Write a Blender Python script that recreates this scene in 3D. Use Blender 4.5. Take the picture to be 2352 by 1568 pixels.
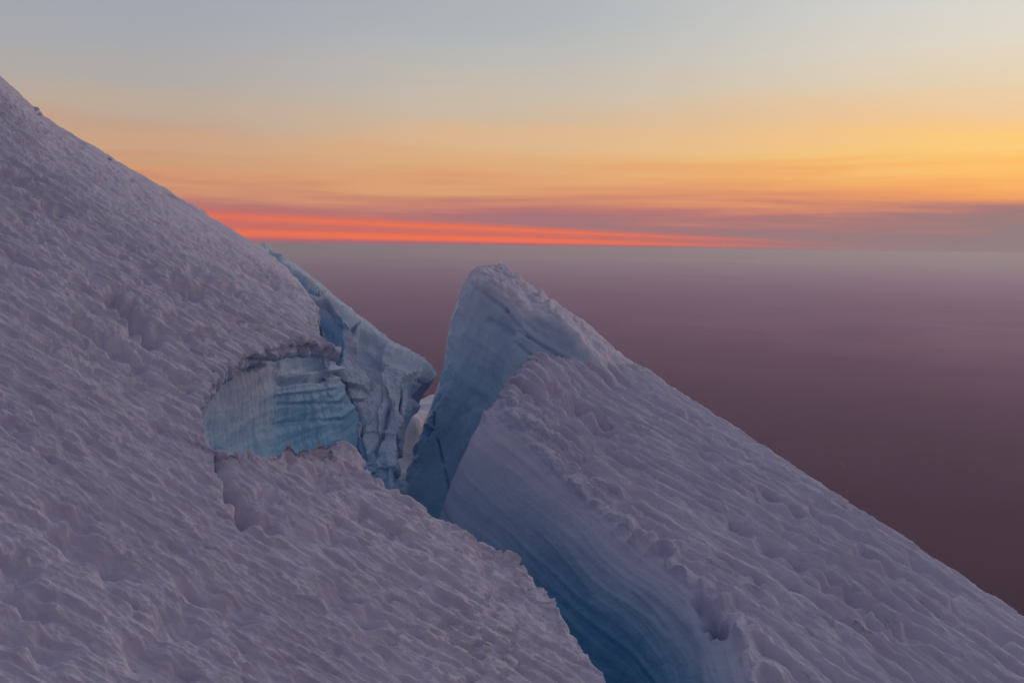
import bpy, math, random
import numpy as np
from concurrent.futures import ThreadPoolExecutor
from mathutils import Matrix, Vector

# ------------------------------------------------------------------ scene, camera, world, light
S = bpy.context.scene
C = S.collection
for o in list(bpy.data.objects):
    bpy.data.objects.remove(o)
random.seed(7)
rng = np.random.default_rng(7)

FOC = 2287.0                    # focal length in pixels of a 2352 px wide frame (35 mm on 36 mm)
TH, RO = math.radians(5.47), math.radians(0.8)
F = np.array([0, math.cos(TH), -math.sin(TH)])
R0 = np.array([1.0, 0, 0]); U0 = np.array([0, math.sin(TH), math.cos(TH)])
R = math.cos(RO) * R0 + math.sin(RO) * U0
U = -math.sin(RO) * R0 + math.cos(RO) * U0

cam = bpy.data.cameras.new('camera'); cam.lens = 35; cam.sensor_width = 36
cam.clip_start = 0.1; cam.clip_end = 600000
co = bpy.data.objects.new('camera', cam); C.objects.link(co)
co.matrix_world = Matrix(((R[0], U[0], -F[0], 0), (R[1], U[1], -F[1], 0), (R[2], U[2], -F[2], 0), (0, 0, 0, 1)))
S.camera = co
S.view_settings.view_transform = 'Standard'; S.view_settings.look = 'None'
S.view_settings.exposure = 0; S.view_settings.gamma = 1; S.view_settings.use_curve_mapping = False
S.render.engine = 'CYCLES'
cy = S.cycles
cy.max_bounces = 10; cy.diffuse_bounces = 6; cy.glossy_bounces = 3; cy.transmission_bounces = 6
cy.volume_bounces = 2; cy.transparent_max_bounces = 8
cy.use_denoising = True
cy.use_adaptive_sampling = False


def lin(c):
    return tuple(((v / 255 / 12.92) if v / 255 <= .04045 else ((v / 255 + .055) / 1.055) ** 2.4) for v in c)


class NT:
    """small node-tree helper"""
    def __init__(s, nt):
        s.nt = nt; s.n = nt.nodes; s.l = nt.links
    def new(s, t, **k):
        n = s.n.new(t)
        for a, b in k.items():
            setattr(n, a, b)
        return n
    def put(s, sock, v):
        if isinstance(v, bpy.types.NodeSocket):
            s.l.new(v, sock)
        elif v is not None:
            sock.default_value = v
    def m(s, op, a, b=None, c=None, clamp=False):
        n = s.new('ShaderNodeMath', operation=op, use_clamp=clamp)
        s.put(n.inputs[0], a); s.put(n.inputs[1], b); s.put(n.inputs[2], c)
        return n.outputs[0]
    def rng(s, v, a, b, c=0.0, d=1.0, smooth=True):
        n = s.new('ShaderNodeMapRange', interpolation_type='SMOOTHSTEP' if smooth else 'LINEAR')
        n.inputs[1].default_value = a; n.inputs[2].default_value = b
        n.inputs[3].default_value = c; n.inputs[4].default_value = d
        s.put(n.inputs[0], v)
        return n.outputs[0]
    def mix(s, f, a, b, blend='MIX'):
        n = s.new('ShaderNodeMix', data_type='RGBA', blend_type=blend)
        s.put(n.inputs[0], f); s.put(n.inputs[6], a); s.put(n.inputs[7], b)
        return n.outputs[2]
    def ramp(s, v, stops, interp='LINEAR'):
        n = s.new('ShaderNodeValToRGB'); r = n.color_ramp; r.interpolation = interp
        while len(r.elements) > 1:
            r.elements.remove(r.elements[-1])
        for i, (p, c) in enumerate(stops):
            e = r.elements[0] if i == 0 else r.elements.new(p)
            e.position = p; e.color = (*c, 1)
        s.put(n.inputs[0], v)
        return n.outputs[0]
    def noise(s, vec, scale, detail=3, rough=.5, typ='FBM', dist=0.0):
        n = s.new('ShaderNodeTexNoise', noise_type=typ)
        s.put(n.inputs['Vector'], vec); n.inputs['Scale'].default_value = scale
        n.inputs['Detail'].default_value = detail; n.inputs['Roughness'].default_value = rough
        n.inputs['Distortion'].default_value = dist
        return n.outputs[0]
    def xyz(s, x, y, z):
        n = s.new('ShaderNodeCombineXYZ'); s.put(n.inputs[0], x); s.put(n.inputs[1], y); s.put(n.inputs[2], z)
        return n.outputs[0]


SUN_AZ = 38.0                    # the sun has set to the right of the frame (degrees from +Y towards +X)
W = bpy.data.worlds.new('World'); S.world = W; W.use_nodes = True
t = NT(W.node_tree); t.n.clear()
tc = t.new('ShaderNodeTexCoord')
sep = t.new('ShaderNodeSeparateXYZ'); t.l.new(tc.outputs['Generated'], sep.inputs[0])
X, Y, Z = sep.outputs
elev = t.m('MULTIPLY', t.m('ARCSINE', Z), 57.29578)
azi = t.m('MULTIPLY', t.m('ARCTAN2', X, Y), 57.29578)
d0 = t.m('ABSOLUTE', t.m('SUBTRACT', azi, SUN_AZ))
dsun = t.m('MINIMUM', d0, t.m('SUBTRACT', 360.0, d0))
# thin smoke layers: long horizontal streaks that shift the colour bands up and down
ca = t.m('MULTIPLY', azi, 1.0)
sv = t.xyz(t.m('MULTIPLY', azi, .035), t.m('MULTIPLY', t.m('ADD', elev, t.m('MULTIPLY', azi, .022)), .55), 3.1)
n1 = t.m('SUBTRACT', t.noise(sv, 1.0, 4, .55, dist=.6), .5)
sv2 = t.xyz(t.m('MULTIPLY', azi, .09), t.m('MULTIPLY', t.m('SUBTRACT', elev, t.m('MULTIPLY', azi, .02)), 1.6), 7.7)
n2 = t.m('SUBTRACT', t.noise(sv2, 1.0, 3, .5, dist=.4), .5)
low = t.rng(elev, 15.0, 1.0, .15, 1.0)
shift = t.m('MULTIPLY', low, t.m('ADD', t.m('MULTIPLY', n1, 4.2), t.m('MULTIPLY', n2, 1.9)))
es = t.m('MAXIMUM', t.m('ADD', t.m('MULTIPLY_ADD', elev, 1.10, .15), shift), 0.0)
pos = t.m('SQRT', t.m('DIVIDE', es, 90.0))


def stops(L):
    return [(min(1, math.sqrt(e / 90)), lin(c)) for e, c in L]


top = [(22, (160, 162, 170)), (35, (146, 144, 155)), (60, (126, 126, 142)), (90, (119, 120, 139))]
near = t.ramp(pos, stops([(0, (142, 128, 130)), (1.5, (145, 125, 127)), (2.0, (166, 124, 122)), (2.7, (214, 140, 110)),
    (3.4, (240, 160, 100)), (4.2, (250, 174, 100)), (5.0, (255, 192, 106)), (6.0, (255, 206, 122)), (7.0, (251, 202, 136)),
    (8, (245, 202, 152)), (9.7, (233, 210, 176)), (11.6, (227, 217, 199)), (14, (220, 217, 209)), (22, (206, 206, 202)), (35, (182, 180, 184)), (55, (148, 146, 158)), (90, (123, 124, 146))]))
mid = t.ramp(pos, stops([(0, (170, 112, 118)), (1.7, (168, 116, 120)), (2.3, (184, 118, 116)), (2.9, (200, 132, 114)),
    (3.5, (212, 146, 114)), (4.3, (222, 163, 118)), (5.3, (222, 174, 128)), (6.6, (221, 182, 144)), (8, (208, 184, 157)),
    (9.6, (200, 187, 172)), (11.6, (186, 185, 182)), (14, (174, 179, 184)), (22, (170, 173, 180)), (35, (156, 155, 166)), (55, (134, 133, 147)), (90, (123, 124, 146))]))
left = t.ramp(pos, stops([(0, (165, 108, 116)), (1.7, (164, 110, 116)), (2.5, (176, 114, 114)), (3.1, (196, 130, 114)),
    (4.1, (212, 154, 115)), (4.9, (203, 156, 124)), (5.7, (204, 163, 131)), (6.7, (195, 162, 140)), (8, (188, 170, 154)),
    (9.6, (176, 170, 166)), (11.6, (168, 169, 174)), (14, (163, 166, 176)), (18, (150, 158, 174))] + top))
far = t.ramp(pos, stops([(0, (76, 67, 83)), (3, (84, 72, 87)), (7, (91, 76, 92)), (12, (91, 78, 96)),
    (20, (88, 81, 101)), (35, (92, 90, 111)), (60, (106, 106, 126)), (90, (123, 124, 146))]))
w1 = t.rng(dsun, 7, 42); w2 = t.rng(dsun, 38, 60); w3 = t.rng(dsun, 60, 150)
sky = t.mix(w3, t.mix(w2, t.mix(w1, near, mid), left), far)
# glowing red-orange band just over the horizon, thinning out towards the sunset
etop = t.m('ADD', t.m('MULTIPLY', t.m('SUBTRACT', 30.0, azi), .036), t.m('MULTIPLY', n1, .12))
etop = t.m('MINIMUM', etop, 1.7)
hh = t.m('DIVIDE', elev, t.m('MAXIMUM', etop, .05))
band = t.m('MULTIPLY', t.rng(hh, 1.22, .84), t.rng(etop, .05, .8))
band = t.m('MULTIPLY', band, t.rng(dsun, 120, 70))
bn = t.noise(t.xyz(t.m('MULTIPLY', azi, .02), t.m('MULTIPLY', hh, 2.2), .3), 1.0, 2, .5)
bcol = t.ramp(hh, [(0, lin((176, 100, 112))), (.12, lin((186, 102, 110))), (.17, lin((218, 106, 98))), (.28, lin((252, 116, 66))),
    (.40, lin((240, 114, 78))), (.50, lin((208, 108, 96))), (.66, lin((204, 111, 101))), (.82, lin((238, 116, 82))), (1.0, lin((222, 112, 92)))])
bcol = t.mix(t.rng(bn, .45, .75, 0, .35), bcol, (*lin((226, 112, 92)), 1))
sky = t.mix(t.m('MULTIPLY', band, t.m('MULTIPLY', t.rng(azi, 23, 0, .03, 1.0), t.rng(azi, -26, -2, .66, 1.0))), sky, bcol)
bg = t.new('ShaderNodeBackground'); t.l.new(sky, bg.inputs[0]); bg.inputs[1].default_value = 1.0
wo = t.new('ShaderNodeOutputWorld'); t.l.new(bg.outputs[0], wo.inputs[0])

# afterglow: what is left of the sun behind the smoke, very soft and weak
sl = bpy.data.lights.new('sun', 'SUN'); sl.energy = 0.26; sl.angle = math.radians(25); sl.color = (1.0, .54, .60)
so = bpy.data.objects.new('sun', sl); C.objects.link(so)
az, el = math.radians(SUN_AZ), math.radians(6)
to_sun = Vector((math.sin(az) * math.cos(el), math.cos(az) * math.cos(el), math.sin(el)))
so.rotation_euler = to_sun.to_track_quat('Z', 'Y').to_euler()

# ------------------------------------------------------------------ noise (numpy)
_P = rng.permutation(256); _P = np.concatenate([_P, _P, _P]).astype(np.int32)
_G = rng.normal(size=(256, 3)); _G /= np.linalg.norm(_G, axis=1)[:, None]; _G = (_G * 1.6).astype(np.float32)


def _perlin(p):
    i = np.floor(p).astype(np.int32); f = p - i; i &= 255
    u = f * f * f * (f * (f * 6 - 15) + 10)
    out = 0
    for dx in (0, 1):
        a = _P[i[..., 0] + dx]; wx = u[..., 0] if dx else 1 - u[..., 0]
        for dy in (0, 1):
            b = _P[a + i[..., 1] + dy]; wy = wx * (u[..., 1] if dy else 1 - u[..., 1])
            for dz in (0, 1):
                g = _G[_P[b + i[..., 2] + dz]]
                w = wy * (u[..., 2] if dz else 1 - u[..., 2])
                out = out + w * (g[..., 0] * (f[..., 0] - dx) + g[..., 1] * (f[..., 1] - dy) + g[..., 2] * (f[..., 2] - dz))
    return out


_POOL = ThreadPoolExecutor(4)


def perlin(p):
    p = np.asarray(p, np.float32); sh = p.shape[:-1]; p = p.reshape(-1, 3)
    if len(p) < 30000:
        return _perlin(p).reshape(sh)
    ch = [p[i:i + 24000] for i in range(0, len(p), 24000)]
    return np.concatenate(list(_POOL.map(_perlin, ch))).reshape(sh)


def fbm(p, o=3, g=.5):
    s = 0; a = 1.0; tt = 0
    for k in range(o):
        s = s + a * perlin(p * (2 ** k) + 17.3 * k); tt += a; a *= g
    return s / tt


def ridge(p):
    """sharp crests, round bowls: 1 on a crest, 0 in a bowl"""
    n = perlin(p)
    return 1 - np.minimum(1, np.sqrt(n * n + .002) * 2.2)


def unit(v):
    v = np.asarray(v, float); return v / np.linalg.norm(v)


def P3(px, py, d):
    """a point of the place: seen at (px, py) in the 2352x1568 photograph from the camera, d metres in front of it"""
    return d * (F + (px - 1176) / FOC * R + (784 - py) / FOC * U)


def proj(V):
    z = V @ F
    return 1176 + FOC * (V @ R) / z, 784 - FOC * (V @ U) / z, z


PN = np.array([.5, -.25, .83]) / math.sqrt(.5 ** 2 + .25 ** 2 + .83 ** 2); PH = 14.5


def on_plane(px, py, k=1.0):
    ray = P3(px, py, 1.0)
    return ray * (PH * k / max(.02, -(PN @ ray)))


# ------------------------------------------------------------------ smooth nets
def pchip(Yv, q):
    """monotone cubic through Yv[i] at i = 0..n-1 (axis 0), sampled at q"""
    n = Yv.shape[0]; dlt = np.diff(Yv, axis=0)
    m = np.zeros_like(Yv)
    a, b = dlt[:-1], dlt[1:]
    ok = a * b > 0
    m[1:-1] = np.where(ok, 2 * a * b / np.where(ok, a + b, 1), 0)
    m[0] = dlt[0]; m[-1] = dlt[-1]
    i = np.clip(np.floor(q).astype(int), 0, n - 2); f = (q - i)
    f = f.reshape((-1,) + (1,) * (Yv.ndim - 1))
    h00 = 2 * f ** 3 - 3 * f ** 2 + 1; h10 = f ** 3 - 2 * f ** 2 + f; h01 = -2 * f ** 3 + 3 * f ** 2; h11 = f ** 3 - f ** 2
    return h00 * Yv[i] + h10 * m[i] + h01 * Yv[i + 1] + h11 * m[i + 1]


def catmull(Yv, q):
    n = Yv.shape[0]; m = np.zeros_like(Yv)
    m[1:-1] = (Yv[2:] - Yv[:-2]) / 2; m[0] = Yv[1] - Yv[0]; m[-1] = Yv[-1] - Yv[-2]
    i = np.clip(np.floor(q).astype(int), 0, n - 2); f = (q - i)
    f = f.reshape((-1,) + (1,) * (Yv.ndim - 1))
    h00 = 2 * f ** 3 - 3 * f ** 2 + 1; h10 = f ** 3 - 2 * f ** 2 + f; h01 = -2 * f ** 3 + 3 * f ** 2; h11 = f ** 3 - f ** 2
    return h00 * Yv[i] + h10 * m[i] + h01 * Yv[i + 1] + h11 * m[i + 1]


def params(w, n):
    """n+1 index positions spread over the control intervals in proportion to w"""
    w = np.asarray(w, float); c = np.concatenate([[0], np.cumsum(w)]); c /= c[-1]
    return np.interp(np.linspace(0, 1, n + 1), c, np.arange(len(w) + 1))


def span(net, axis, cap=2.0):
    """visible length of each control interval in pixels, averaged over the other axis"""
    x, y, z = proj(net); x = np.clip(x, -250, 2600); y = np.clip(y, -250, 1800)
    dx = np.diff(x, axis=axis); dy = np.diff(y, axis=axis)
    return np.maximum(np.hypot(dx, dy).mean(axis=1 - axis), 25)


def net_surface(net, nv, nu, wv=None, wu=None, f=pchip):
    wv = span(net, 0) if wv is None else wv; wu = span(net, 1) if wu is None else wu
    qv = params(wv, nv); qu = params(wu, nu)
    a = f(net, qv)
    b = f(np.swapaxes(a, 0, 1), qu)
    return np.swapaxes(b, 0, 1), qv, qu


def normals(V, ref=None):
    n = np.cross(np.gradient(V, axis=1), np.gradient(V, axis=0))
    n /= np.maximum(np.linalg.norm(n, axis=-1, keepdims=True), 1e-9)
    return n


def smoothstep(a, b, x):
    q = np.clip((x - a) / (b - a), 0, 1); return q * q * (3 - 2 * q)


def seg_dist(x, y, ax, ay, bx, by):
    vx, vy = bx - ax, by - ay; L = vx * vx + vy * vy
    h = np.clip(((x - ax) * vx + (y - ay) * vy) / L, 0, 1)
    return np.hypot(x - ax - h * vx, y - ay - h * vy), h


def grid_object(name, V, mat, parent=None, mask=None, attrs=None):
    """one mesh from a grid of vertices; mask chooses the faces"""
    nv, nu = V.shape[:2]
    idx = np.arange(nv * nu).reshape(nv, nu)
    q = np.stack([idx[:-1, :-1], idx[:-1, 1:], idx[1:, 1:], idx[1:, :-1]], -1)
    q = q[mask] if mask is not None else q.reshape(-1, 4)
    q = q.reshape(-1, 4)
    used, inv = np.unique(q, return_inverse=True); q = inv.reshape(-1, 4).astype(np.int32)
    co_ = V.reshape(-1, 3)[used].astype(np.float32)
    me = bpy.data.meshes.new(name)
    me.vertices.add(len(co_)); me.vertices.foreach_set('co', co_.ravel())
    me.loops.add(q.size); me.loops.foreach_set('vertex_index', q.ravel())
    me.polygons.add(len(q)); me.polygons.foreach_set('loop_start', np.arange(0, q.size, 4, dtype=np.int32))
    try:
        me.polygons.foreach_set('loop_total', np.full(len(q), 4, np.int32))
    except Exception:
        pass
    me.polygons.foreach_set('use_smooth', np.ones(len(q), bool))
    for k, a in (attrs or {}).items():
        at = me.attributes.new(k, 'FLOAT', 'POINT'); at.data.foreach_set('value', a.reshape(-1)[used].astype(np.float32))
    me.update(calc_edges=True)
    me.materials.append(mat)
    o = bpy.data.objects.new(name, me); C.objects.link(o)
    if parent:
        o.parent = parent
    return o


def empty(name, loc, label, cat, group=None):
    o = bpy.data.objects.new(name, None); C.objects.link(o); o.location = Vector(loc); o.empty_display_size = .5
    o['label'] = label; o['category'] = cat
    if group:
        o['group'] = group
    return o


def adopt(o, parent):
    o.parent = parent; o.matrix_parent_inverse = Matrix.Translation(-Vector(parent.location))


# ------------------------------------------------------------------ materials
def frame(flow, nrm):
    f = unit(flow); n = unit(nrm); c = unit(np.cross(n, f)); n = unit(np.cross(f, c))
    return f, c, n


FLOW = unit([.85, .03, -.503])
FLOW_R = unit(P3(2230, 1440, 34.5) - P3(1560, 1030, 45.5))


def snow_ice(name, snow=(.755, .73, .845), ice=(.13, .38, .60), rough=.7, flow=None, nrm=None):
    """old snow that passes into clear blue glacier ice where the attribute 'ice' rises; 'dirt' is grit"""
    m = bpy.data.materials.new(name); m.use_nodes = True
    t = NT(m.node_tree); b = t.n['Principled BSDF']
    g = t.new('ShaderNodeTexCoord').outputs['Object']
    a = t.new('ShaderNodeAttribute', attribute_name='ice').outputs['Fac']
    d = t.new('ShaderNodeAttribute', attribute_name='dirt').outputs['Fac']
    nz = t.noise(g, 1.1, 5, .6)
    f = t.m('ADD', a, t.m('MULTIPLY', t.m('SUBTRACT', nz, .5), t.m('MULTIPLY', a, .5)), clamp=True)
    sn = t.mix(t.rng(t.noise(g, .35, 4, .6), .35, .65), (*snow, 1), (snow[0] * .94, snow[1] * .93, snow[2] * .94, 1))
    col = t.mix(f, sn, (*ice, 1))
    col = t.mix(d, col, (.10, .075, .06, 1))
    t.l.new(col, b.inputs['Base Color'])
    t.l.new(t.rng(f, 0, 1, rough, .32), b.inputs['Roughness'])
    b.inputs['Specular IOR Level'].default_value = .22
    gb = g
    if flow is not None:                      # grain combed along the fall line
        f, c, n = frame(flow, nrm)
        dot = lambda v, k: (lambda q: (q, t.l.new(g, q.inputs[0])))(t.new('ShaderNodeVectorMath', operation='DOT_PRODUCT'))[0]
        cs = []
        for v, k in ((f, .55), (c, 1.0), (n, .8)):
            q = dot(v, k); q.inputs[1].default_value = tuple(v * k); cs.append(q.outputs['Value'])
        gb = t.xyz(*cs)
    bn = t.noise(gb, 7, 6, .68); bn2 = t.noise(g, 38, 3, .6)
    h = t.m('ADD', t.m('MULTIPLY', bn, 1.0), t.m('MULTIPLY', bn2, .35))
    bu = t.new('ShaderNodeBump'); bu.inputs['Strength'].default_value = .6; bu.inputs['Distance'].default_value = .08 if flow is not None else .05
    t.l.new(h, bu.inputs['Height']); t.l.new(bu.outputs[0], b.inputs['Normal'])
    return m


M_SNOW = snow_ice('snow', flow=FLOW, nrm=PN)
M_SNOW_R = snow_ice('ridge_snow', flow=FLOW_R, nrm=(.43, -.1, .89))
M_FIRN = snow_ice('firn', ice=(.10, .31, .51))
M_ICE = snow_ice('glacier_ice', snow=(.88, .87, .92), ice=(.31, .59, .80), rough=.5)

# ------------------------------------------------------------------ far lowland, lakes, haze
PLAIN_Z = -2500.0


def plain():
    n = 360
    a = np.linspace(-1, 1, n); g = np.sign(a) * np.abs(a) ** 2.0 * 190000
    x, y = np.meshgrid(g, g)
    p = np.stack([x / 9000, y / 9000, 0 * x + .5], -1)
    h = np.maximum(0, fbm(p, 5)) * 450 * smoothstep(3000, 12000, np.hypot(x, y))
    h *= smoothstep(-.2, .3, perlin(np.stack([x / 30000, y / 30000, 0 * x + 9], -1)))
    V = np.stack([x, y, PLAIN_Z + h], -1)
    m = bpy.data.materials.new('lowland_forest'); m.use_nodes = True
    t = NT(m.node_tree); b = t.n['Principled BSDF']
    g = t.new('ShaderNodeTexCoord').outputs['Object']
    nz = t.noise(g, .00035, 6, .6)
    haze_glow = t.m('MULTIPLY', t.new('ShaderNodeAttribute', attribute_name='pale').outputs['Fac'], t.rng(t.noise(g, .00016, 4, .55, dist=.5), .25, .7))
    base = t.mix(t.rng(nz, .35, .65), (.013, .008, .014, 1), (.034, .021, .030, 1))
    t.l.new(t.mix(haze_glow, base, (.32, .14, .20, 1)), b.inputs['Base Color'])
    b.inputs['Roughness'].default_value = .95
    pale = np.zeros(V.shape[:2])  # pink glow of the haze, painted into the ground colour as soft patches
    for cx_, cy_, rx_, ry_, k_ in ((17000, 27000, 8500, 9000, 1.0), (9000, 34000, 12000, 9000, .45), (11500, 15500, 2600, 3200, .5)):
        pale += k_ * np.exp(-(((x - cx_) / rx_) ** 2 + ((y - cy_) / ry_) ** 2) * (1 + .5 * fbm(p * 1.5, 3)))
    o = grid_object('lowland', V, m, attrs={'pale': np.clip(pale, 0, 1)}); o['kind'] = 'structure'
    return o


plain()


def lake(points, label):
    """a flat sheet of water on the plain, outline given as seen points"""
    vs = []
    for px, py in points:
        r = P3(px, py, 1); k = (PLAIN_Z + 6) / r[2]; vs.append(r * k)
    me = bpy.data.meshes.new('lake'); me.from_pydata([tuple(v) for v in vs], [], [tuple(range(len(vs)))])
    m = bpy.data.materials.get('lake_water')
    if not m:
        m = bpy.data.materials.new('lake_water'); m.use_nodes = True; b = m.node_tree.nodes['Principled BSDF']
        b.inputs['Base Color'].default_value = (.03, .04, .05, 1); b.inputs['Roughness'].default_value = .6
        b.inputs['Specular IOR Level'].default_value = .25
    me.materials.append(m); o = bpy.data.objects.new('lake', me); C.objects.link(o)
    o['kind'] = 'structure'; o['label'] = label
    return o


lake([(1925.5, 1063), (1929, 1060), (1935, 1060), (1938, 1062), (1942, 1067.5), (1942, 1072), (1944, 1075), (1935, 1075.5), (1934, 1073), (1937.5, 1071), (1937, 1068),
      (1933, 1064.5), (1929, 1064.5)], 'pale winding lake far down in the dark valley')
lake([(2042, 1084), (2044, 1082.5), (2047, 1085), (2045, 1087), (2042.5, 1086)], 'tiny pale pond far down in the dark valley')

hz = bpy.data.meshes.new('haze')
bx, zt, zb = 195000.0, 24.0, PLAIN_Z - 1.0 - 40
vv = [(-bx, -bx, zb), (bx, -bx, zb), (bx, bx, zb), (-bx, bx, zb), (-bx, -bx, zt), (bx, -bx, zt), (bx, bx, zt), (-bx, bx, zt)]
hz.from_pydata(vv, [], [(3, 2, 1, 0), (4, 5, 6, 7), (0, 1, 5, 4), (1, 2, 6, 5), (2, 3, 7, 6), (3, 0, 4, 7)])
hm = bpy.data.materials.new('haze_air'); hm.use_nodes = True; t = NT(hm.node_tree); t.n.clear()
pv = t.new('ShaderNodeVolumePrincipled')
pv.inputs['Color'].default_value = (.95, .55, .98, 1)
pv.inputs['Absorption Color'].default_value = (1, 1, 1, 1)
pv.inputs['Density'].default_value = 1 / 38000.0
pv.inputs['Anisotropy'].default_value = .50
t.l.new(pv.outputs[0], t.new('ShaderNodeOutputMaterial').inputs['Volume'])
hz.materials.append(hm)
ho = bpy.data.objects.new('haze', hz); C.objects.link(ho); ho['kind'] = 'stuff'


# ------------------------------------------------------------------ snow relief
def suncups(V, flow, nrm, amp=1.0, sa=1.0, sb=1.0, b0=None, grow=30.0, gr=1.0):
    """runnels and sun cups: bowls stretched down the fall line with sharp crests between them"""
    f, c, n = frame(flow, nrm)
    a, b, h = V @ f, V @ c, V @ n
    q = np.stack([a, b, h], -1)
    wob = fbm(q * np.array([.08, .22, .2]), 2) * .7 + .05 * perlin(q * np.array([.5, 1.4, 1]) + 9)
    b = b + wob; a = a + .5 * fbm(q * .4 + 5, 2)
    if b0 is not None:                       # the runnels grow wider away from b0
        b = np.where(b > b0, b0 + grow * np.log1p(np.maximum(b - b0, 0) / grow), b)
    p = lambda la, lb: np.stack([a / (la * sa), b / (lb * sb), h / (3 * lb * sb)], -1)
    bill = lambda n, k=.012: np.sqrt(n * n + k)
    runn = perlin(p(5.5, .75) + 3.7)
    n1 = perlin(p(1.9, .34)); n2 = perlin(p(.85, .19) + 11); n3 = perlin(p(.42, .12) + 23)
    pit = 1.25 * smoothstep(.14, .46, perlin(p(1.2, .40) + 61)) + 1.35 * smoothstep(.22, .52, perlin(p(2.4, .72) + 71)) + 1.7 * smoothstep(.34, .62, perlin(p(5.2, 1.25) + 91))
    patch = smoothstep(-.35, .45, fbm(q * .14 + 40, 2))
    sink = lambda n, k=9.0, o=.05: -np.log1p(np.exp(-k * (n + o))) / k + .12 * n     # level tops, hollows between
    hh = .12 * runn + .22 * sink(n1) + .10 * sink(n2, 10) + .05 * n3
    hh += .035 * fbm(p(.17, .11) + 31, 3, .65) - .22 * pit * (.35 + .8 * patch) - .15 * gr * smoothstep(.05, .5, perlin(p(8.5, .62) + 83))
    hh += .07 * fbm(q * np.array([.15, .45, .4]) + 50, 2) + .52
    return (hh - .4) * amp


def apply_dents(V, N, dents, D):
    x, y, z = proj(V)
    for (ax, ay, bx_, by_, w, dep) in dents:
        d, h = seg_dist(x, y, ax, ay, bx_, by_)
        wig = 1 + .35 * np.sin(h * 9 + ax)
        D -= 1.2 * dep * np.exp(-(d / (w * wig)) ** 2) * smoothstep(-.02, .15, h + .1)
    return D


# ------------------------------------------------------------------ the snow slope in the foreground and on the left
rows = [
 [(-450,-165),(-100,98),(120,283),(330,408),(490,503),(612,580),(690,664)],
 [(-450,-60),(-100,150),(120,340),(330,468),(480,560),(610,640),(724,702)],
 [(-450,30),(-100,230),(120,400),(330,545),(490,640),(620,705),(735,785)],
 [(-450,90),(-100,290),(120,450),(330,590),(500,685),(645,750),(772,800)],
 [(-450,170),(-100,360),(100,490),(280,610),(430,700),(550,752),(650,797)],
 [(-450,240),(-100,430),(80,540),(240,650),(360,730),(460,790),(545,836)],
 [(-450,320),(-100,500),(60,600),(200,690),(310,770),(400,835),(482,882)],
 [(-450,430),(-100,610),(60,700),(190,790),(290,860),(380,915),(457,957)],
 [(-450,520),(-100,700),(60,800),(200,890),(310,950),(410,1000),(487,1035)],
 [(-450,600),(-100,780),(80,880),(240,960),(380,1020),(510,1056),(640,1060)],
 [(-450,680),(-100,860),(100,960),(300,1040),(480,1090),(640,1090),(800,1030)],
 [(-450,760),(-100,940),(120,1040),(340,1120),(540,1165),(700,1150),(838,1085)],
 [(-450,860),(-100,1030),(140,1130),(380,1220),(600,1255),(790,1215),(935,1152)],
 [(-450,960),(-100,1120),(160,1220),(420,1310),(660,1345),(860,1285),(1010,1197)],
 [(-450,1080),(-100,1220),(180,1320),(460,1400),(720,1425),(960,1355),(1128,1262)],
 [(-450,1200),(-100,1330),(200,1420),(500,1490),(780,1515),(1040,1440),(1200,1312)],
 [(-450,1330),(-100,1440),(220,1520),(540,1580),(840,1600),(1110,1530),(1255,1388)],
 [(-450,1460),(-100,1560),(240,1630),(580,1690),(900,1700),(1190,1640),(1350,1520)],
 [(-450,1620),(-100,1720),(260,1780),(620,1830),(960,1830),(1270,1760),(1430,1620)],
 [(-450,1850),(-100,1930),(280,1980),(640,2020),(1000,2020),(1360,1990),(1560,1850)],
]
net = []
for r, row in enumerate(rows):
    k = {0: 1.13, 1: 1.04}.get(r, 1.0)
    pts = [on_plane(x, y, k) for x, y in row]
    e = pts[-1]
    if r <= 2:
        pts += [e + (-.05, .7, -.35), e + (-1.5, 3.5, -.3), e + (-5, 8, -1.2)]
    elif r <= 8:
        pts += [e + (-.1, .5, -.40), e + (-1.5, 3.5, -.1), e + (-5, 9, -1)]
    else:
        pts += [e + (.15, .3, -.6), e + (.2, .3, -4), e + (0, 0, -16)]
    net.append(pts)
net = np.array(net)
back = net[0] + np.array([0, 12, -7.0]); back2 = net[0] + np.array([0, 40, -45.0])
net = np.concatenate([back2[None], back[None], net])
wv = np.concatenate([[12, 25], span(net, 0)[2:]]); wu = span(net, 1); wu[-3:] = (40, 30, 15)
V, qv, qu = net_surface(net, 980, 860, wv, wu)
N = normals(V)
if N[300, 300] @ PN < 0:
    N = -N
FLOW = unit([.85, .03, -.503])
D = suncups(V, FLOW, PN, .62, .38, .345, 12, 70)
QV, QU = np.meshgrid(qv, qu, indexing='ij')
x, y, z = proj(V)
main_dents = [
 (258,680,300,715,13,.9),(300,715,352,772,13,1.0),(175,740,230,780,9,.5),(230,780,325,838,11,.6),
 (395,640,455,672,9,.45),(500,655,545,672,8,.35),(100,470,140,490,8,.35),(440,620,480,640,8,.3),
 (560,1185,640,1214,12,.9),(528,1128,570,1170,12,.7),(500,1052,530,1128,9,.35),(600,1130,640,1150,12,.3),
 (640,1215,760,1240,12,.15),(130,1225,260,1300,22,.45),(120,1170,200,1205,15,.3),(740,1362,850,1420,18,.35),(420,1340,560,1410,20,.28),
 (20,1350,100,1410,20,.35),(0,1440,120,1490,30,.35),(380,1420,450,1460,20,.3),(10,1275,60,1310,24,.3),(0,398,45,412,9,.5),(540,880,600,830,10,.2),
 (730,1100,760,1110,16,.3),(300,1480,400,1560,30,.3),(640,560,690,610,9,.2)]
D = apply_dents(V, N, main_dents, D)
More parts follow.
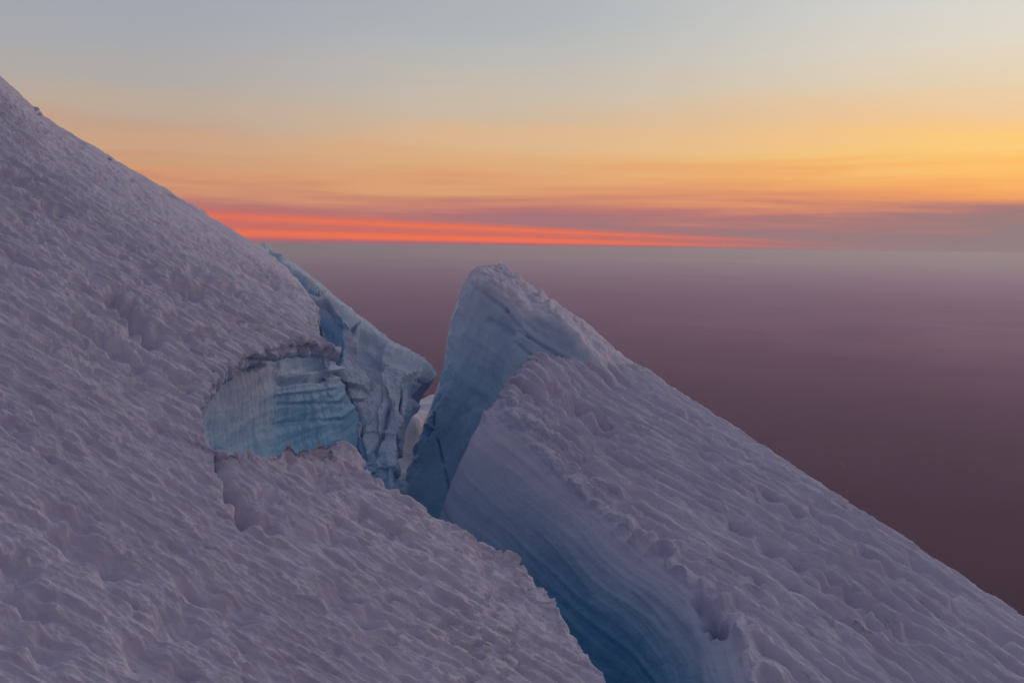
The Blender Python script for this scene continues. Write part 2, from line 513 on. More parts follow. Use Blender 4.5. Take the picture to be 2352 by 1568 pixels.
# tangential raggedness of the broken edge
edge = np.exp(-((QU - 6.05) / .28) ** 2)
jag = np.stack([fbm(V * 1.3 + k * 50, 4, .6) for k in range(3)], -1)
jag2 = np.stack([fbm(V * 4.6 + k * 50 + 9, 2) for k in range(3)], -1)
drop = smoothstep(6.3, 7.5, QU)
D *= 1 - .8 * drop
sky_row = smoothstep(2.9, 2.1, QV)
D *= 1 - .45 * sky_row
V2 = V + N * D[..., None] + (jag * np.array([.5, .3, .45]) + jag2 * .10) * edge[..., None] * (smoothstep(1.8, 3, QV) * (.35 + .65 * smoothstep(10, 11.5, QV)))[..., None]
# small horns standing on the edge of the lower tongue
x2, y2, z2 = proj(V2)
for (hx, hy, w, ht) in ((664, 1052, 11, .38), (650, 1056, 5, .2), (790, 1036, 22, .25), (572, 1044, 16, .25), (735, 1040, 9, .25), (1183, 1303, 6, .2)):
    g = np.exp(-(((x2 - hx) / w) ** 2 + ((y2 - hy) / (w * .8)) ** 2)) * (QU < 6.25) * (QU > 5.4)
    V2 = V2 + g[..., None] * np.array([0, 0, ht])
ice = smoothstep(6.15, 7.0, QU) * .5 + .25 * edge * (QV < 10.5)
dirt = .30 * np.exp(-(seg_dist(x, y, 495, 1048, 545, 1062)[0] / 14) ** 2) * smoothstep(-.3, .3, fbm(V * 2, 3))
slope = grid_object('snow_slope', V2, M_SNOW, attrs={'ice': ice, 'dirt': dirt})
slope['kind'] = 'structure'
slope['label'] = 'rippled mauve snow slope falling from upper left to the crevasse lip'


# ------------------------------------------------------------------ ice walls and seracs
def netXYZ(rows):
    return np.array([[P3(*p) if len(p) == 3 else np.array(p[3:]) for p in r] for r in rows])


def face_out(N):
    """normals towards the camera"""
    c = N[N.shape[0] // 2, N.shape[1] // 2]
    return N


def orient(V, N):
    i, j = V.shape[0] // 2, V.shape[1] // 2
    return -N if N[i, j] @ V[i, j] > 0 else N


def add_icicles(parent, spots, rad=.05):
    for (px, py, d, L, r) in spots:
        p = P3(px, py, d); n = 7; ring = 6; vs = []; fs = []
        for k in range(n):
            a = k / (n - 1); rr = r * (1 - a) ** .8 * (1 + .18 * math.sin(k * 2.3 + px)) + .004
            for q in range(ring):
                th = q / ring * 2 * math.pi
                vs.append((p[0] + rr * math.cos(th) + .02 * L * math.sin(a * 3 + px), p[1] + rr * math.sin(th), p[2] + .06 - a * L))
        for k in range(n - 1):
            for q in range(ring):
                fs.append((k * ring + q, (k + 1) * ring + q, (k + 1) * ring + (q + 1) % ring, k * ring + (q + 1) % ring))
        fs.append(tuple(range(ring))); fs.append(tuple(reversed([(n - 1) * ring + q for q in range(ring)])))
        me = bpy.data.meshes.new('icicle'); me.from_pydata(vs, [], fs)
        for pl in me.polygons:
            pl.use_smooth = True
        me.materials.append(M_CLEAR); o = bpy.data.objects.new('icicle', me); C.objects.link(o); adopt(o, parent)


M_CLEAR = bpy.data.materials.new('clear_ice'); M_CLEAR.use_nodes = True
_b = M_CLEAR.node_tree.nodes['Principled BSDF']
_b.inputs['Base Color'].default_value = (.80, .90, .92, 1); _b.inputs['Roughness'].default_value = .08
_b.inputs['Transmission Weight'].default_value = .55; _b.inputs['IOR'].default_value = 1.31

# --- blue cavity wall under the overhanging snow
cx = [415, 462, 530, 600, 632, 690, 760, 798, 820, 842]
cd = [29.5, 31.0, 33.5, 36.0, 37.8, 39.4, 41.2, 43.2, 45.6, 48.5]
crow = []
for py, dd, sh in ((730, 3.5, -8), (795, 2.6, -6), (828, 1.6, -4), (850, .3, -2), (900, .0, 0), (960, .2, 4), (1020, .2, 8), (1080, -.3, 10), (1180, -1.2, 14), (1330, -3, 20)):
    r = []
    for k, (px, d) in enumerate(zip(cx, cd)):
        ym = {6: 800, 7: 862, 8: 925, 9: 960}.get(k, 730); yy = ym + (py - 730) * (1330 - ym) / 600 + (14 if k < 3 else 0) * (py < 850)
        r.append((px + sh, yy, d + dd * (.4 if k in (0, 1) else 0 if k > 5 else 1)))
    crow.append(r)
net = netXYZ(crow)
V, qv, qu = net_surface(net, 300, 330)
N = orient(V, normals(V))
x, y, z = proj(V)
strat = V[..., 2] + .25 * fbm(V * .35, 2) - .12 * V[..., 0]
crease = smoothstep(600, 665, x - 10 * np.sin(y / 37) - (y - 900) * .02)
lay = ridge(np.stack([strat * 1.1, V[..., 0] * .12, V[..., 1] * .1], -1)) * .12 + ridge(np.stack([strat * 2.6, V[..., 0] * .2, V[..., 1] * .2], -1) + 7) * .05
flute = fbm(np.stack([V[..., 0] * 2.4, V[..., 1] * 2.4, V[..., 2] * .3], -1) + 3, 3) * .16
D = lay * (.35 + .65 * crease) + flute + .35 * fbm(V * .35 + 20, 3) + .05 * fbm(V * 3, 3, .6)
D -= .25 * crease
for (ax, ay, bx_, by_, w, dep) in ((655, 880, 790, 858, 5, .35), (650, 866, 780, 846, 5, -.25), (640, 905, 780, 888, 4, -.15), (650, 930, 800, 925, 4, .15), (640, 975, 800, 962, 5, .15)):
    d, h = seg_dist(x, y, ax, ay, bx_, by_); D -= dep * np.exp(-(d / w) ** 2)
V2 = V + N * D[..., None]
ice = .52 + .28 * crease * smoothstep(845, 915, y) + .32 * smoothstep(860, 1040, y) + .10 * fbm(np.stack([strat * 1.2, V[..., 0] * .3, V[..., 1] * .3], -1), 2)
ice = np.clip(ice, 0, 1)
pe = empty('ice_cave', P3(640, 1060, 38), 'hollow blue ice wall with level layers under the overhanging snow lip', 'ice wall')
w_ = grid_object('ice_wall', V2, M_ICE, attrs={'ice': ice, 'dirt': 0 * ice}); adopt(w_, pe)

# --- pale shattered cliff behind the cavity
frows = [
 [(600,560,58),(690,618,57),(745,663,56),(800,708,55),(850,747,54.5),(900,785,54),(950,812,53.5),(978,830,53),(1003,862,53)],
 [(590,575,55),(688,624,54.5),(745,669,54),(800,714,53),(850,752,52.5),(900,790,52),(950,817,51.5),(977,834,51.2),(1002,866,51.5)],
 [(590,590,54),(680,650,53.5),(748,700,53),(795,745,51.5),(840,785,51),(885,820,50.5),(925,845,50),(962,862,49.8),(994,886,51.0)],
 [(600,640,54),(690,700,53.5),(785,745,51.6),(815,790,50.6),(850,830,50.3),(885,862,49.8),(915,880,49.5),(944,896,49.5),(976,926,51.5)],
 [(640,700,54),(740,760,53),(790,800,50.8),(820,840,50),(850,880,49.6),(880,910,49),(905,925,48.8),(927,938,48.8),(947,958,51.3)],
 [(680,760,53),(750,810,52),(784,850,49.5),(815,890,48.9),(845,930,48.5),(872,955,48),(895,965,47.8),(915,972,47.8),(928,985,50.5)],
 [(720,850,51),(765,890,50),(800,925,48.3),(828,960,47.6),(850,990,47.2),(872,1010,46.8),(892,1020,46.6),(908,1026,46.8),(916,1040,49.5)],
 [(760,960,49),(790,990,48.5),(822,1010,46.8),(840,1040,46.2),(858,1065,45.8),(876,1085,45.5),(893,1092,45.3),(906,1098,45.6),(914,1110,48)],
 [(780,1080,48),(805,1100,47.5),(836,1095,45.8),(850,1125,45.2),(864,1145,45),(880,1155,44.8),(896,1160,44.7),(911,1165,45),(920,1180,47)],
 [(790,1250,46),(815,1260,46),(845,1260,44.5),(858,1265,44.2),(872,1270,44),(888,1275,43.9),(904,1280,43.9),(922,1285,44),(935,1300,46)],
]
net = netXYZ(frows)
bk = net[0] + np.array([-1.6, 3.0, -2.6])
net = np.concatenate([bk[None], net])
wv = span(net, 0); wv[0] = 20
V, qv, qu = net_surface(net, 430, 380, wv, None)
N = orient(V, normals(V)); x, y, z = proj(V)
QV, QU = np.meshgrid(qv, qu, indexing='ij')
wall = smoothstep(1.9, 2.8, QV)
# facets: planar pieces of different tilt, from the nearest of scattered seeds
seeds = V[rng.integers(60, 420, 46), rng.integers(60, 370, 46)]
best = np.full(V.shape[:2], 1e9); fac = np.zeros(V.shape[:2])
wv3 = V + .5 * np.stack([fbm(V * .8 + 60 * k, 3) for k in range(3)], -1)
tilt = rng.normal(size=(46, 3)) * np.array([.30, .2, .22])
for k in range(46):
    dv = wv3 - seeds[k]; dd = (dv * np.array([1.3, .6, .75])) ** 2; dd = dd.sum(-1)
    h = dv @ tilt[k] + (k % 5 - 2) * .11
    m = dd < best; best = np.where(m, dd, best); fac = np.where(m, h, fac)
D = fac * (.85 - .5 * smoothstep(930, 1000, y)) * wall + .35 * fbm(V * .5 + 3, 3) * wall
D += .08 * ridge(np.stack([V[..., 0] * 1.3 + .4 * V[..., 2], V[..., 1], V[..., 2] * .45], -1)) + .05 * fbm(V * 2.2, 4, .6) + .05 * fbm(V * 8, 2)
cracks = [(797,910,826,944,2.6,1.0),(826,944,836,975,3.2,1.0),(836,975,826,1010,3,.7),(770,660,800,705,0,0),
          (922,895,919,930,2.0,.45),(919,930,917,958,2.6,.5),(895,935,882,975,7,.7),(878,990,858,1035,4,.6),(826,1010,838,1060,4,.8),(845,1060,862,1040,6,.6)]
for (ax, ay, bx_, by_, w, dep) in cracks:
    if w:
        d, h = seg_dist(x + 3 * fbm(V * 1.5, 2), y, ax, ay, bx_, by_); D -= dep * np.exp(-(d / w) ** 2)
# hollows below the crest on the left, and under the tip on the right
hol = np.zeros_like(D)
for (ax, ay, w, hgt, dep) in ((628, 598, 13, 18, 1.3), (650, 628, 14, 11, 1.1), (690, 652, 22, 13, 1.3), (722, 668, 16, 10, 1.1), (975, 880, 22, 12, .45), (955, 905, 18, 20, .2)):
    g = np.exp(-(((x - ax) / w) ** 2 + ((y - ay - (x - ax) * .45) / hgt) ** 2) ** 1.6); hol = np.maximum(hol, g * dep * (QV > 1.3))
D -= hol
# dark triangular recess
rec = smoothstep(6, -6, np.maximum.reduce([-(x - 826 + (845 - y) * .0), (x - 886 + (y - 775) * .25), (y - 848 + (886 - x) * .35), -(y - 772 - (x - 826) * .25)]))
D -= .55 * rec
slot = smoothstep(4, -3, x - np.interp(y, [690, 739, 795, 847, 870], [752, 786, 791, 779, 700]) - 6 * fbm(V * 1.4, 2)) * smoothstep(690, 706, y) * smoothstep(905, 860, y) * (QV > 1.95)
D = D * (1 - .6 * slot) + .25 * slot * fbm(V * np.array([1, 1, .4]), 3)
V2 = V + N * D[..., None] + slot[..., None] * np.array([-.1, .9, -.2])
V2 += (np.stack([fbm(V * 1.8 + 70 * k, 3, .6) for k in range(3)], -1) * .16) * smoothstep(3, 1.8, QV)[..., None]
ice = np.clip(.40 + .60 * slot * smoothstep(695, 745, y) + .3 * hol + .6 * hol * (x < 765) + .30 * smoothstep(960, 1120, y) + .12 * fbm(V * .5 + 9, 2) + .10 * rec, 0, 1)
dirt = 0 * ice
for (ax, ay, bx_, by_, w, dep) in cracks[:2] + cracks[4:6]:
    d, h = seg_dist(x, y, ax, ay, bx_, by_); dirt = np.maximum(dirt, .4 * np.exp(-(d / 2.2) ** 2))
pe2 = empty('ice_cliff', P3(870, 1100, 47), 'pale shattered ice cliff with icicles beside the deep blue slot', 'ice cliff')
o = grid_object('cliff_face', V2, M_ICE, attrs={'ice': ice, 'dirt': dirt}); adopt(o, pe2)

# --- far wall seen through the gap
grow = [
 [(860,905,74),(920,915,74),(960,926,75),(990,918,76),(1030,905,78)],
 [(860,925,70),(915,940,70),(950,938,71),(985,922,72),(1040,910,74)],
 [(860,950,66),(912,965,66),(945,962,66),(985,980,67),(1040,990,68)],
 [(860,985,65),(910,1000,65),(945,1010,65),(975,1020,65),(1040,1030,66)],
 [(860,1040,64),(908,1050,64),(935,1060,64),(965,1070,64),(1040,1080,65)],
 [(860,1085,62),(908,1092,62),(930,1092,62),(955,1085,61),(1040,1090,62)],
 [(860,1110,58),(908,1112,58),(930,1106,58),(955,1098,57),(1040,1100,58)],
 [(860,1160,55),(908,1160,55),(930,1160,55),(955,1160,54),(1040,1160,55)],
 [(860,1260,52),(908,1260,52),(930,1260,52),(955,1260,52),(1040,1260,52)],
]
V, qv, qu = net_surface(netXYZ(grow), 200, 110)
N = orient(V, normals(V)); x, y, z = proj(V)
up = smoothstep(975, 945, y)
D = .25 * fbm(V * .5, 3) + .04 * fbm(V * 3, 3) + up * .35 * ridge(np.stack([(V @ FLOW) * .2, V[..., 1] * .55, V[..., 2] * .3], -1))
bs = smoothstep(1070, 1110, y); D += bs * .5 * ridge(V * .6)
ice = np.clip(.05 + .2 * smoothstep(1000, 1090, y) + .35 * bs, 0, 1)
pe3 = empty('ice_cliff', P3(940, 1080, 62), 'distant grey snow wall seen through the gap beside the dark tall serac', 'ice cliff')
o = grid_object('cliff_face', V + N * D[..., None], M_ICE, attrs={'ice': ice, 'dirt': 0 * ice}); adopt(o, pe3)

# --- tall rear serac
RFLOW = unit(P3(1950, 1170, 40) - P3(1375, 780, 55))
sky_r = [(1074,640,60),(1089,627,58),(1112,611,59),(1145,608,60),(1190,634,59.5),(1235,674,58.5),(1275,697,57.5),(1335,738,56),(1385,783,55),(1495,872,53.5)]
rim_r = [(1082,655,60),(1085,640,57),(1104,634,56),(1142,658,55.2),(1186,694,54.4),(1216,728,53.2),(1272,712,52.6),(1316,762,51.8),(1377,832,51),(1480,935,50)]
fr = [
 [(1052,700,60),(1053,693,57.0),(1085,708,56),(1130,738,55),(1178,770,54),(1203,768,52.6),(1262,790,51.9),(1306,832,51.2),(1366,905,50.4),(1460,1000,49)],
 [(1026,775,60),(1027,768,57.0),(1064,792,55.6),(1112,822,54.5),(1160,853,53.5),(1185,858,52.0),(1246,882,51.4),(1290,920,50.8),(1350,985,50),(1440,1080,48)],
 [(1012,855,60),(1013,850,56.6),(1046,878,55.2),(1092,905,54.1),(1142,940,53.1),(1170,946,51.6),(1232,970,51),(1280,1010,50.4),(1340,1075,49.6),(1430,1160,47)],
 [(1000,905,60),(1001,900,56.2),(1034,945,54.8),(1076,985,53.6),(1120,1020,52.7),(1150,1030,51.2),(1220,1060,50.6),(1270,1100,50),(1330,1165,49),(1420,1250,46.5)],
 [(984,962,59),(985,958,55.8),(1020,1010,54.3),(1062,1055,53.1),(1102,1090,52.2),(1134,1105,50.8),(1205,1140,50),(1255,1180,49.5),(1320,1240,48.5),(1410,1330,46)],
 [(959,1052,58),(960,1048,55.2),(1000,1090,53.6),(1045,1130,52.4),(1085,1165,51.5),(1118,1180,50),(1190,1215,49.5),(1240,1260,49),(1310,1320,48),(1400,1400,45.5)],
 [(936,1112,57),(938,1108,54.6),(985,1150,53),(1030,1190,51.8),(1072,1225,51),(1106,1240,49.6),(1176,1280,49),(1226,1320,48.5),(1300,1380,47.5),(1390,1460,45)],
 [(930,1170,56),(932,1168,54),(978,1215,52.4),(1022,1250,51.2),(1064,1285,50.4),(1100,1300,49),(1168,1340,48.5),(1218,1380,48),(1290,1440,47),(1380,1520,44.5)],
 [(925,1300,54),(928,1300,52),(975,1340,51),(1018,1370,50),(1060,1400,49.4),(1096,1415,48.4),(1160,1450,48),(1210,1480,47.5),(1280,1540,46.5),(1370,1600,44)],
]
net = netXYZ([sky_r, rim_r] + fr)
bk1 = net[0] + np.array([2.5, 5, -2.6]); bk2 = net[0] + np.array([9, 16, -22.0])
net = np.concatenate([bk2[None], bk1[None], net])
wv = span(net, 0); wv[0] = 15; wv[1] = 25; wu = span(net, 1); wu[0] = 14; wu[4] = 34
V, qv, qu = net_surface(net, 520, 470, wv, wu)
N = orient(V, normals(V)); x, y, z = proj(V)
QV, QU = np.meshgrid(qv, qu, indexing='ij')
topm = smoothstep(3.15, 2.75, QV)
TOPN = unit(np.cross(RFLOW, unit([-.3, .9, .25])));  TOPN = TOPN if TOPN[2] > 0 else -TOPN
Dt = suncups(V, RFLOW, TOPN, .5, .6, 1.1)
st = V @ unit(np.cross(RFLOW, np.array([0.2, 1.0, 0.1])))     # strata parallel to the old snow surface
lay = ridge(np.stack([st * .55 + .15 * fbm(V * .4, 2), V[..., 0] * .04, V[..., 1] * .04], -1) + 2.5)
lay2 = ridge(np.stack([st * 1.5, V[..., 0] * .08, V[..., 1] * .08], -1) + 6.5)
Dw = .55 * fbm(np.stack([V[..., 0] * .45, V[..., 1] * .45, V[..., 2] * .10], -1), 3) + (.13 * lay + .05 * lay2) * smoothstep(8, 4, QV)
Dw += .09 * fbm(np.stack([V[..., 0] * 1.6, V[..., 1] * 1.6, V[..., 2] * .5], -1), 4, .6)
capz = smoothstep(700, 640, y + (1100 - x) * .1) 
D = Dt * topm + Dw * (1 - topm) + .35 * fbm(V * .7 + 8, 3) * np.exp(-((QV - 3) / .55) ** 2)
for (ax, ay, bx_, by_, w, dep) in ((1088, 652, 1165, 715, 5, .2), (1165, 715, 1215, 775, 4, .18), (1130, 738, 1180, 768, 8, .22), (1195, 762, 1290, 822, 4, .2), (1190, 790, 1250, 845, 4, .15), (1207, 740, 1230, 760, 4, .12),
                                 (996, 950, 992, 985, 3.5, .22), (1003, 1010, 1012, 1060, 3.5, .2), (1020, 1080, 1030, 1130, 3, .16), (1030, 1130, 1042, 1150, 2, .5), (985, 985, 980, 1000, 4, .4)):
    d, h = seg_dist(x, y, ax, ay, bx_, by_); D -= dep * np.exp(-(d / w) ** 2)
rag = np.stack([fbm(V * 1.1 + 80 * k, 4, .6) for k in range(3)], -1)
V2 = V + N * D[..., None] + rag * .32 * np.exp(-((QU - 1.0) / .5) ** 2)[..., None] + rag * .3 * np.exp(-((QV - 2.2) / .5) ** 2)[..., None]
for (hx, hy, w, ht) in ((1244, 682, 6, .45), (1262, 703, 8, .3)):
    g = np.exp(-(((x - hx) / w) ** 2 + ((y - hy) / w) ** 2)) * (QV < 3.4) * (QV > 1.9); V2 = V2 + g[..., None] * np.array([0, 0, ht])
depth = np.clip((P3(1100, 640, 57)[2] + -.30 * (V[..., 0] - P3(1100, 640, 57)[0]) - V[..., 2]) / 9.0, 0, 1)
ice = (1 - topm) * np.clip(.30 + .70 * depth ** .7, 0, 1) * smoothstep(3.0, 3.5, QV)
dirt = 0 * ice
for (ax, ay, bx_, by_) in ((996, 950, 992, 985), (1003, 1010, 1012, 1060), (1020, 1085, 1030, 1130)):
    d, h = seg_dist(x, y, ax, ay, bx_, by_); dirt = np.maximum(dirt, .45 * np.exp(-(d / 2.6) ** 2) * smoothstep(-.3, .2, fbm(V * 3, 2)))
sr = empty('serac', P3(1010, 1190, 54), 'tall blunt dark blue serac standing farther back against the dusk haze', 'serac', 'seracs between the crevasse and the valley')
m_top = (QV[:-1, :-1] < 3.02)
o = grid_object('snow_top', V2, M_SNOW_R, mask=m_top, attrs={'ice': ice, 'dirt': dirt}); adopt(o, sr)
o = grid_object('ice_face', V2, M_ICE, mask=~m_top, attrs={'ice': ice, 'dirt': dirt}); adopt(o, sr); o['label'] = 'dark blue layered ice face with small brown cracks'

# --- front serac: a long ridge with a smooth wall towards the crevasse
st_ = [
 [(985,1290,38),(1008,1200,39.5),(1038,1110,41),(1073,1030,42.5),(1110,960,44),(1168,887,46),(1240,821,48.5),(1300,833,50),(1376,838,51.2),(1462,846,53.5)],
 [(1060,1420,33),(1075,1290,34.5),(1108,1180,36.5),(1146,1090,38.5),(1182,1015,40.5),(1228,965,42.5),(1296,925,45),(1370,910,47),(1450,890,50),(1535,900,52.5)],
 [(1180,1560,29.5),(1190,1420,31),(1225,1290,33),(1262,1190,35),(1296,1125,37),(1335,1085,38.5),(1410,1040,41),(1500,1005,43.5),(1590,978,46.5),(1690,996,49.5)],
 [(1330,1680,27),(1330,1550,28.5),(1350,1420,30),(1388,1320,31.5),(1432,1252,33),(1480,1212,34.5),(1575,1165,37),(1690,1120,39.5),(1790,1090,42.5),(1885,1127,45.5)],
 [(1480,1780,25),(1475,1650,26),(1480,1530,27.5),(1515,1425,29),(1570,1355,30.5),(1622,1322,31.5),(1730,1275,34),(1850,1230,36.5),(1970,1200,39.5),(2080,1263,42)],
 [(1600,1900,23),(1560,1750,24),(1550,1640,25),(1590,1535,26.5),(1668,1455,27.8),(1728,1428,29),(1860,1385,31),(1990,1340,33.5),(2120,1310,36.5),(2250,1368,39)],
 [(1700,2000,21),(1640,1880,21.8),(1600,1780,22.8),(1640,1660,24),(1712,1590,25.2),(1762,1562,26),(1920,1520,28),(2080,1475,30.5),(2250,1440,33.5),(2420,1478,36.5)],
 [(1800,2150,19),(1740,2030,19.8),(1700,1930,20.8),(1720,1830,21.8),(1780,1760,22.6),(1820,1730,23.5),(2000,1690,25),(2200,1640,27.5),(2420,1590,30.5),(2640,1612,33.5)],
 [(1900,2400,16),(1880,2300,17),(1850,2200,18),(1860,2120,18.8),(1900,2060,19.5),(1950,2020,20.5),(2150,1960,22),(2400,1900,24),(2680,1840,27),(2950,1850,30)],
]
# the wall towards the crevasse is steep: its foot lies only a few metres nearer than its rim
st_ = [[(px, py, r[5][2] - (4.0, 3.2, 2.2, 1.3, .5)[k]) if k < 5 else (px, py, d) for k, (px, py, d) in enumerate(r)] for r in st_]
net = netXYZ(st_)
bkc = net[:, -1:] + np.array([4.0, 6, -5.0]); bkc2 = net[:, -1:] + np.array([12, 18, -25.0])
net = np.concatenate([net, bkc, bkc2], 1)
tip = net[:1] + np.array([2.5, 3.5, -3.0]); tip[:, -3:] = net[:1, -3:] + np.array([-.8, .9, .2])
net = np.concatenate([tip, net])
wv = span(net, 0); wv[0] = 30; wu = span(net, 1); wu[-1] = 25; wu[-2] = 40
V, qv, qu = net_surface(net, 900, 760, wv, wu)
N = normals(V)
i_, j_ = 400, np.searchsorted(qu, 7)
N = -N if N[i_, j_][2] < 0 else N
x, y, z = proj(V); QV, QU = np.meshgrid(qv, qu, indexing='ij')
topm = smoothstep(4.35, 5.3, QU + .35 * fbm(V * .45 + 12, 3))
_m = (QU > 5.6) & (QU < 8.8) & (QV > 2) & (QV < 8)
_q = V[_m][::97]; SLABN = np.linalg.svd(_q - _q.mean(0))[2][2]; SLABN = SLABN if SLABN[2] > 0 else -SLABN
_p = V.reshape(-1, 3); _near = lambda px, py: _p[np.argmin(((x - px) ** 2 + (y - py) ** 2).ravel() + 1e6 * ~_m.ravel())]
SFL = _near(2230, 1440) - _near(1560, 1030); SFL = unit(SFL - SLABN * (SFL @ SLABN))
_f, _c, _n = frame(SFL, SLABN)
Dt = suncups(V, SFL, SLABN, .66, .62, .55, None, 30, 1.3) + .22
_a, _b = V @ _f, V @ _c
_b = _b + .25 * fbm(np.stack([_a * .12, _b * .3, 0 * _a], -1) + 2, 2)
for _k, (_w, _d, _l) in enumerate(((1.15, .66, 3.6), (.60, .34, 1.9))):      # long straight runnels side by side
    _s = np.sin(_b * 6.283 / _w + 1.2 * perlin(np.stack([_a * .1, _b * .4, 0 * _a + _k], -1)))
    _on = smoothstep(-.25, .35, perlin(np.stack([_a / _l, np.round(_b / _w) * 3.7, 0 * _a + 5 + _k], -1)) + .15 * perlin(np.stack([_a * 2, _b * 2, 0 * _a], -1)))
    Dt -= _d * (_s * .5 + .5) ** 3.5 * (.25 + .75 * _on)
# the wall: smooth, with long curved runnels that follow the wall down
wq = np.stack([(V @ unit(RFLOW)) * .10, QU * 2.6 + .5 * fbm(V * .15, 2), QV * .25], -1)
Dw = .05 * ridge(wq) + .05 * ridge(wq * .6 + 8) + .012 * ridge(wq * 2.3 + 4) + .30 * fbm(V * .3 + 5, 3) + .035 * fbm(V * 2.5, 3, .6)
Dw *= (smoothstep(5.0, 3.6, QU) * .9 + .1) * (.3 + .7 * smoothstep(1.2, 4, QV))
crest = np.exp(-((QU - 4.7) / .5) ** 2)
flu = ridge(np.stack([(V @ RFLOW) * 1.1 + .3 * fbm(V, 2), QU * .9, V[..., 1] * 0], -1))
D = Dt * topm + Dw * (1 - topm) + crest * (.46 * smoothstep(1.2, 4.5, QV) * flu * (1 - .4 * topm) + .38 * fbm(V * .9 + 30, 4, .55) + .05 * fbm(V * 5, 2))
dents_f = [
 (1262,893,1300,930,9,.8),(1300,930,1385,990,13,1.1),(1385,990,1400,1002,10,.6),(1195,905,1250,930,9,.4),
 (1610,1050,1700,1110,7,.3),(1580,965,1640,1010,7,.35),(1740,1140,1830,1200,9,.5),(1960,1280,2050,1330,10,.5),(1680,1210,1720,1235,10,.4),
 (1740,1255,1840,1310,10,.5),(1900,1350,1990,1400,12,.5),(1800,1230,1900,1300,8,.35),(2000,1430,2120,1480,12,.5),(1630,1435,1660,1455,14,1.0),(1600,1390,1640,1420,14,.4),
 (1470,1215,1530,1240,10,.4),(1860,1180,1960,1250,7,.3),(2080,1290,2190,1370,7,.3),(2180,1400,2300,1480,9,.4)]
D = apply_dents(V, N, dents_f, D)
V2 = V + N * D[..., None]
rag = np.stack([fbm(V * 1.3 + 80 * k, 4, .6) for k in range(3)], -1)
V2 += rag * .28 * (np.exp(-((QV - 1.0) / .35) ** 2) * smoothstep(2.5, 5, QU))[..., None] + rag * .16 * crest[..., None]
for (hx, hy, w, ht) in ((1154, 932, 5, .4), (1112, 958, 7, .3), (1283, 857, 7, .15)):
    g = np.exp(-(((x - hx) / w) ** 2 + ((y - hy) / w) ** 2)) * (QV > .9) * (QV < 2.2); V2 = V2 + g[..., None] * np.array([0, 0, ht])
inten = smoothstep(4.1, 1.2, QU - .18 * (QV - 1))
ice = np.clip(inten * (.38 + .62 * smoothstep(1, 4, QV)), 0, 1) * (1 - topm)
dirt = .25 * np.exp(-(seg_dist(x, y, 1022, 1165, 1035, 1200)[0] / 6) ** 2)
fs_ = empty('serac', P3(1240, 1300, 33), 'long bumpy snow ridge serac sloping to the lower right corner', 'serac', 'seracs between the crevasse and the valley')
m_top = (QU[:-1, :-1] > 4.75)
o = grid_object('snow_top', V2, M_SNOW_R, mask=m_top, attrs={'ice': ice, 'dirt': dirt}); adopt(o, fs_)
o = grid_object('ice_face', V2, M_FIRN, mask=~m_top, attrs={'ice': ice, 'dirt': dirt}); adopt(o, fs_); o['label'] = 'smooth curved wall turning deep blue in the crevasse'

# --- unseen sheet added under the crevasse to keep light from leaking in below
bed = netXYZ([[(-600, 2600, 14), (700, 2400, 18), (1500, 2600, 16), (2800, 2900, 14)], [(-600, 1300, 40), (700, 1500, 38), (1300, 1700, 33), (2900, 2100, 30)], [(-300, 600, 90), (700, 1250, 70), (1150, 1300, 62), (2200, 1600, 52)]])
V, _, _ = net_surface(bed, 60, 60)
o = grid_object('light_leak_sheet', V, M_ICE, attrs={'ice': np.ones(V.shape[:2]), 'dirt': np.zeros(V.shape[:2])}); o['kind'] = 'structure'

# ------------------------------------------------------------------ small things
add_icicles(pe, [(770, 800, 43.3, .55, .06), (764, 803, 43.2, .30, .05), (763, 812, 43.2, .5, .04), (634, 812, 37.4, .28, .05), (700, 822, 40, .2, .04), (755, 830, 42, .35, .06), (561, 850, 34.5, .22, .05),
                 (680, 815, 39.5, .2, .04), (735, 826, 41, .22, .05), (770, 826, 42.5, .2, .05)])
spots = [(925 + k * 3.1, 868 - k * 1.2 + 3 * math.sin(k * 2.1), 49.0, .35 + .45 * abs(math.sin(k * 1.7)), .045) for k in range(12)]
spots += [(921, 880, 48.9, .9, .05), (920, 900, 48.9, .4, .035), (906, 872, 48.9, .3, .05), (966, 856, 49.2, .3, .05)]
spots += [(712, 652, 52.6, .28, .05), (718, 648, 52.6, .7, .05), (722, 655, 52.6, .85, .035), (707, 660, 52.6, .5, .03), (729, 664, 52.6, .3, .05), (737, 668, 52.6, .3, .05), (744, 672, 52.6, .45, .05), (748, 668, 52.6, .25, .05), (617, 625, 52.9, .35, .07), (640, 616, 52.9, .2, .06)]
add_icicles(pe2, spots)


def solid(name, col, rough=.6):
    m = bpy.data.materials.new(name); m.use_nodes = True; t = NT(m.node_tree); b = t.n['Principled BSDF']
    nz = t.noise(t.new('ShaderNodeTexCoord').outputs['Object'], 14, 3, .6)
    t.l.new(t.mix(nz, (*col, 1), (*[c * .6 for c in col], 1)), b.inputs['Base Color']); b.inputs['Roughness'].default_value = rough
    return m


def tube(name, pts, rad, mat, parent, n=8):
    vs, fs = [], []
    for k, p in enumerate(pts):
        for q in range(n):
            th = 2 * math.pi * q / n; vs.append((p[0] + rad * math.cos(th), p[1] + rad * math.sin(th), p[2]))
    for k in range(len(pts) - 1):
        for q in range(n):
            fs.append((k * n + q, k * n + (q + 1) % n, (k + 1) * n + (q + 1) % n, (k + 1) * n + q))
    fs.append(tuple(reversed(range(n)))); fs.append(tuple((len(pts) - 1) * n + q for q in range(n)))
    me = bpy.data.meshes.new(name); me.from_pydata(vs, [], fs); me.materials.append(mat)
    o = bpy.data.objects.new(name, me); C.objects.link(o); adopt(o, parent); return o


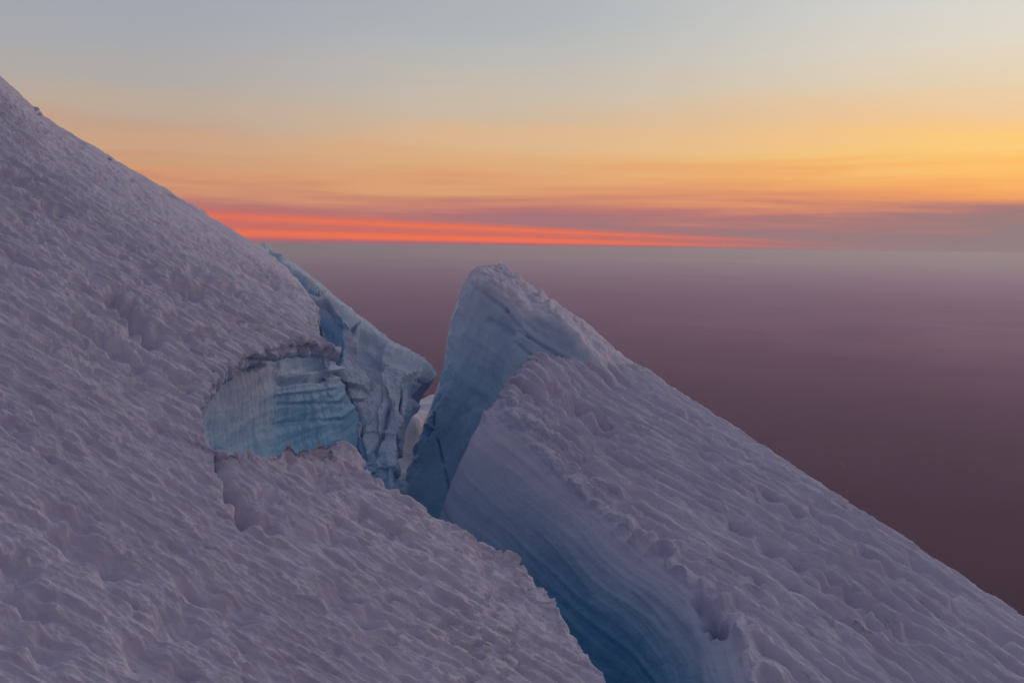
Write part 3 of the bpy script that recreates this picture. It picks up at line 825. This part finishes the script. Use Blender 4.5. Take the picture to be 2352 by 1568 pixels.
def lump(name, centre, r, mat, parent=None, seed=0, sq=(1, 1, .8)):
    n, m = 22, 14
    th = np.linspace(0, 2 * np.pi, n); ph = np.linspace(.02, np.pi - .02, m)
    T, P_ = np.meshgrid(th, ph)
    dirs = np.stack([np.cos(T) * np.sin(P_), np.sin(T) * np.sin(P_), np.cos(P_)], -1)
    rr = r * (1 + .35 * fbm(dirs * 1.3 + seed, 3) + .12 * fbm(dirs * 4 + seed, 2))
    V = dirs * rr[..., None] * np.array(sq)
    if parent is None:
        o = grid_object(name, V, mat, attrs={'ice': np.zeros(V.shape[:2]), 'dirt': np.zeros(V.shape[:2])}); o.location = Vector(centre)
    else:
        o = grid_object(name, V + np.array(centre), mat, attrs={'ice': np.zeros(V.shape[:2]), 'dirt': np.zeros(V.shape[:2])}); adopt(o, parent)
    return o


def slope_point(px, py):
    """nearest vertex of the slope as seen at (px, py)"""
    return SLOPE[np.argmin((SX - px) ** 2 + (SY - py) ** 2)]


_co = np.empty(len(slope.data.vertices) * 3, np.float32); slope.data.vertices.foreach_get('co', _co)
SLOPE = _co.reshape(-1, 3).astype(float); SX, SY, _ = proj(SLOPE)
vis = (SLOPE @ F > 24) & (SLOPE @ F < 90)
SLOPE, SX, SY = SLOPE[vis], SX[vis], SY[vis]

b = slope_point(24.5, 214)
wand = empty('marker_wand', b, 'thin bamboo marker wand with a dark tip on the upper left skyline', 'marker wand')
cane = solid('bamboo', (.35, .26, .15)); tape = solid('dark_tape', (.03, .03, .035))
hgt = .30
tube('cane', [b + (0, 0, -.25), b + (.03, 0, hgt * .5), b + (.05, 0, hgt)], .009, cane, wand)
lump('tip_flag', b + np.array([.055, 0, hgt + .01]), .026, tape, wand, 3, (1, 1, 1))
for (px, py, r, lab) in ((83, 253, .12, 'rounded snow lump on the skyline just below the marker wand'),
                         (94, 261, .085, 'small low snow lump lying right behind the rounded one on the skyline'),
                         (252, 366, .11, 'tiny snow lump alone on the skyline halfway down the left slope')):
    b = slope_point(px, py + 2)
    o = lump('snow_lump', b + np.array([0, 0, r * .45]), r, M_SNOW, None, px)
    o['label'] = lab; o['category'] = 'snow lump'; o['group'] = 'snow lumps on the skyline'
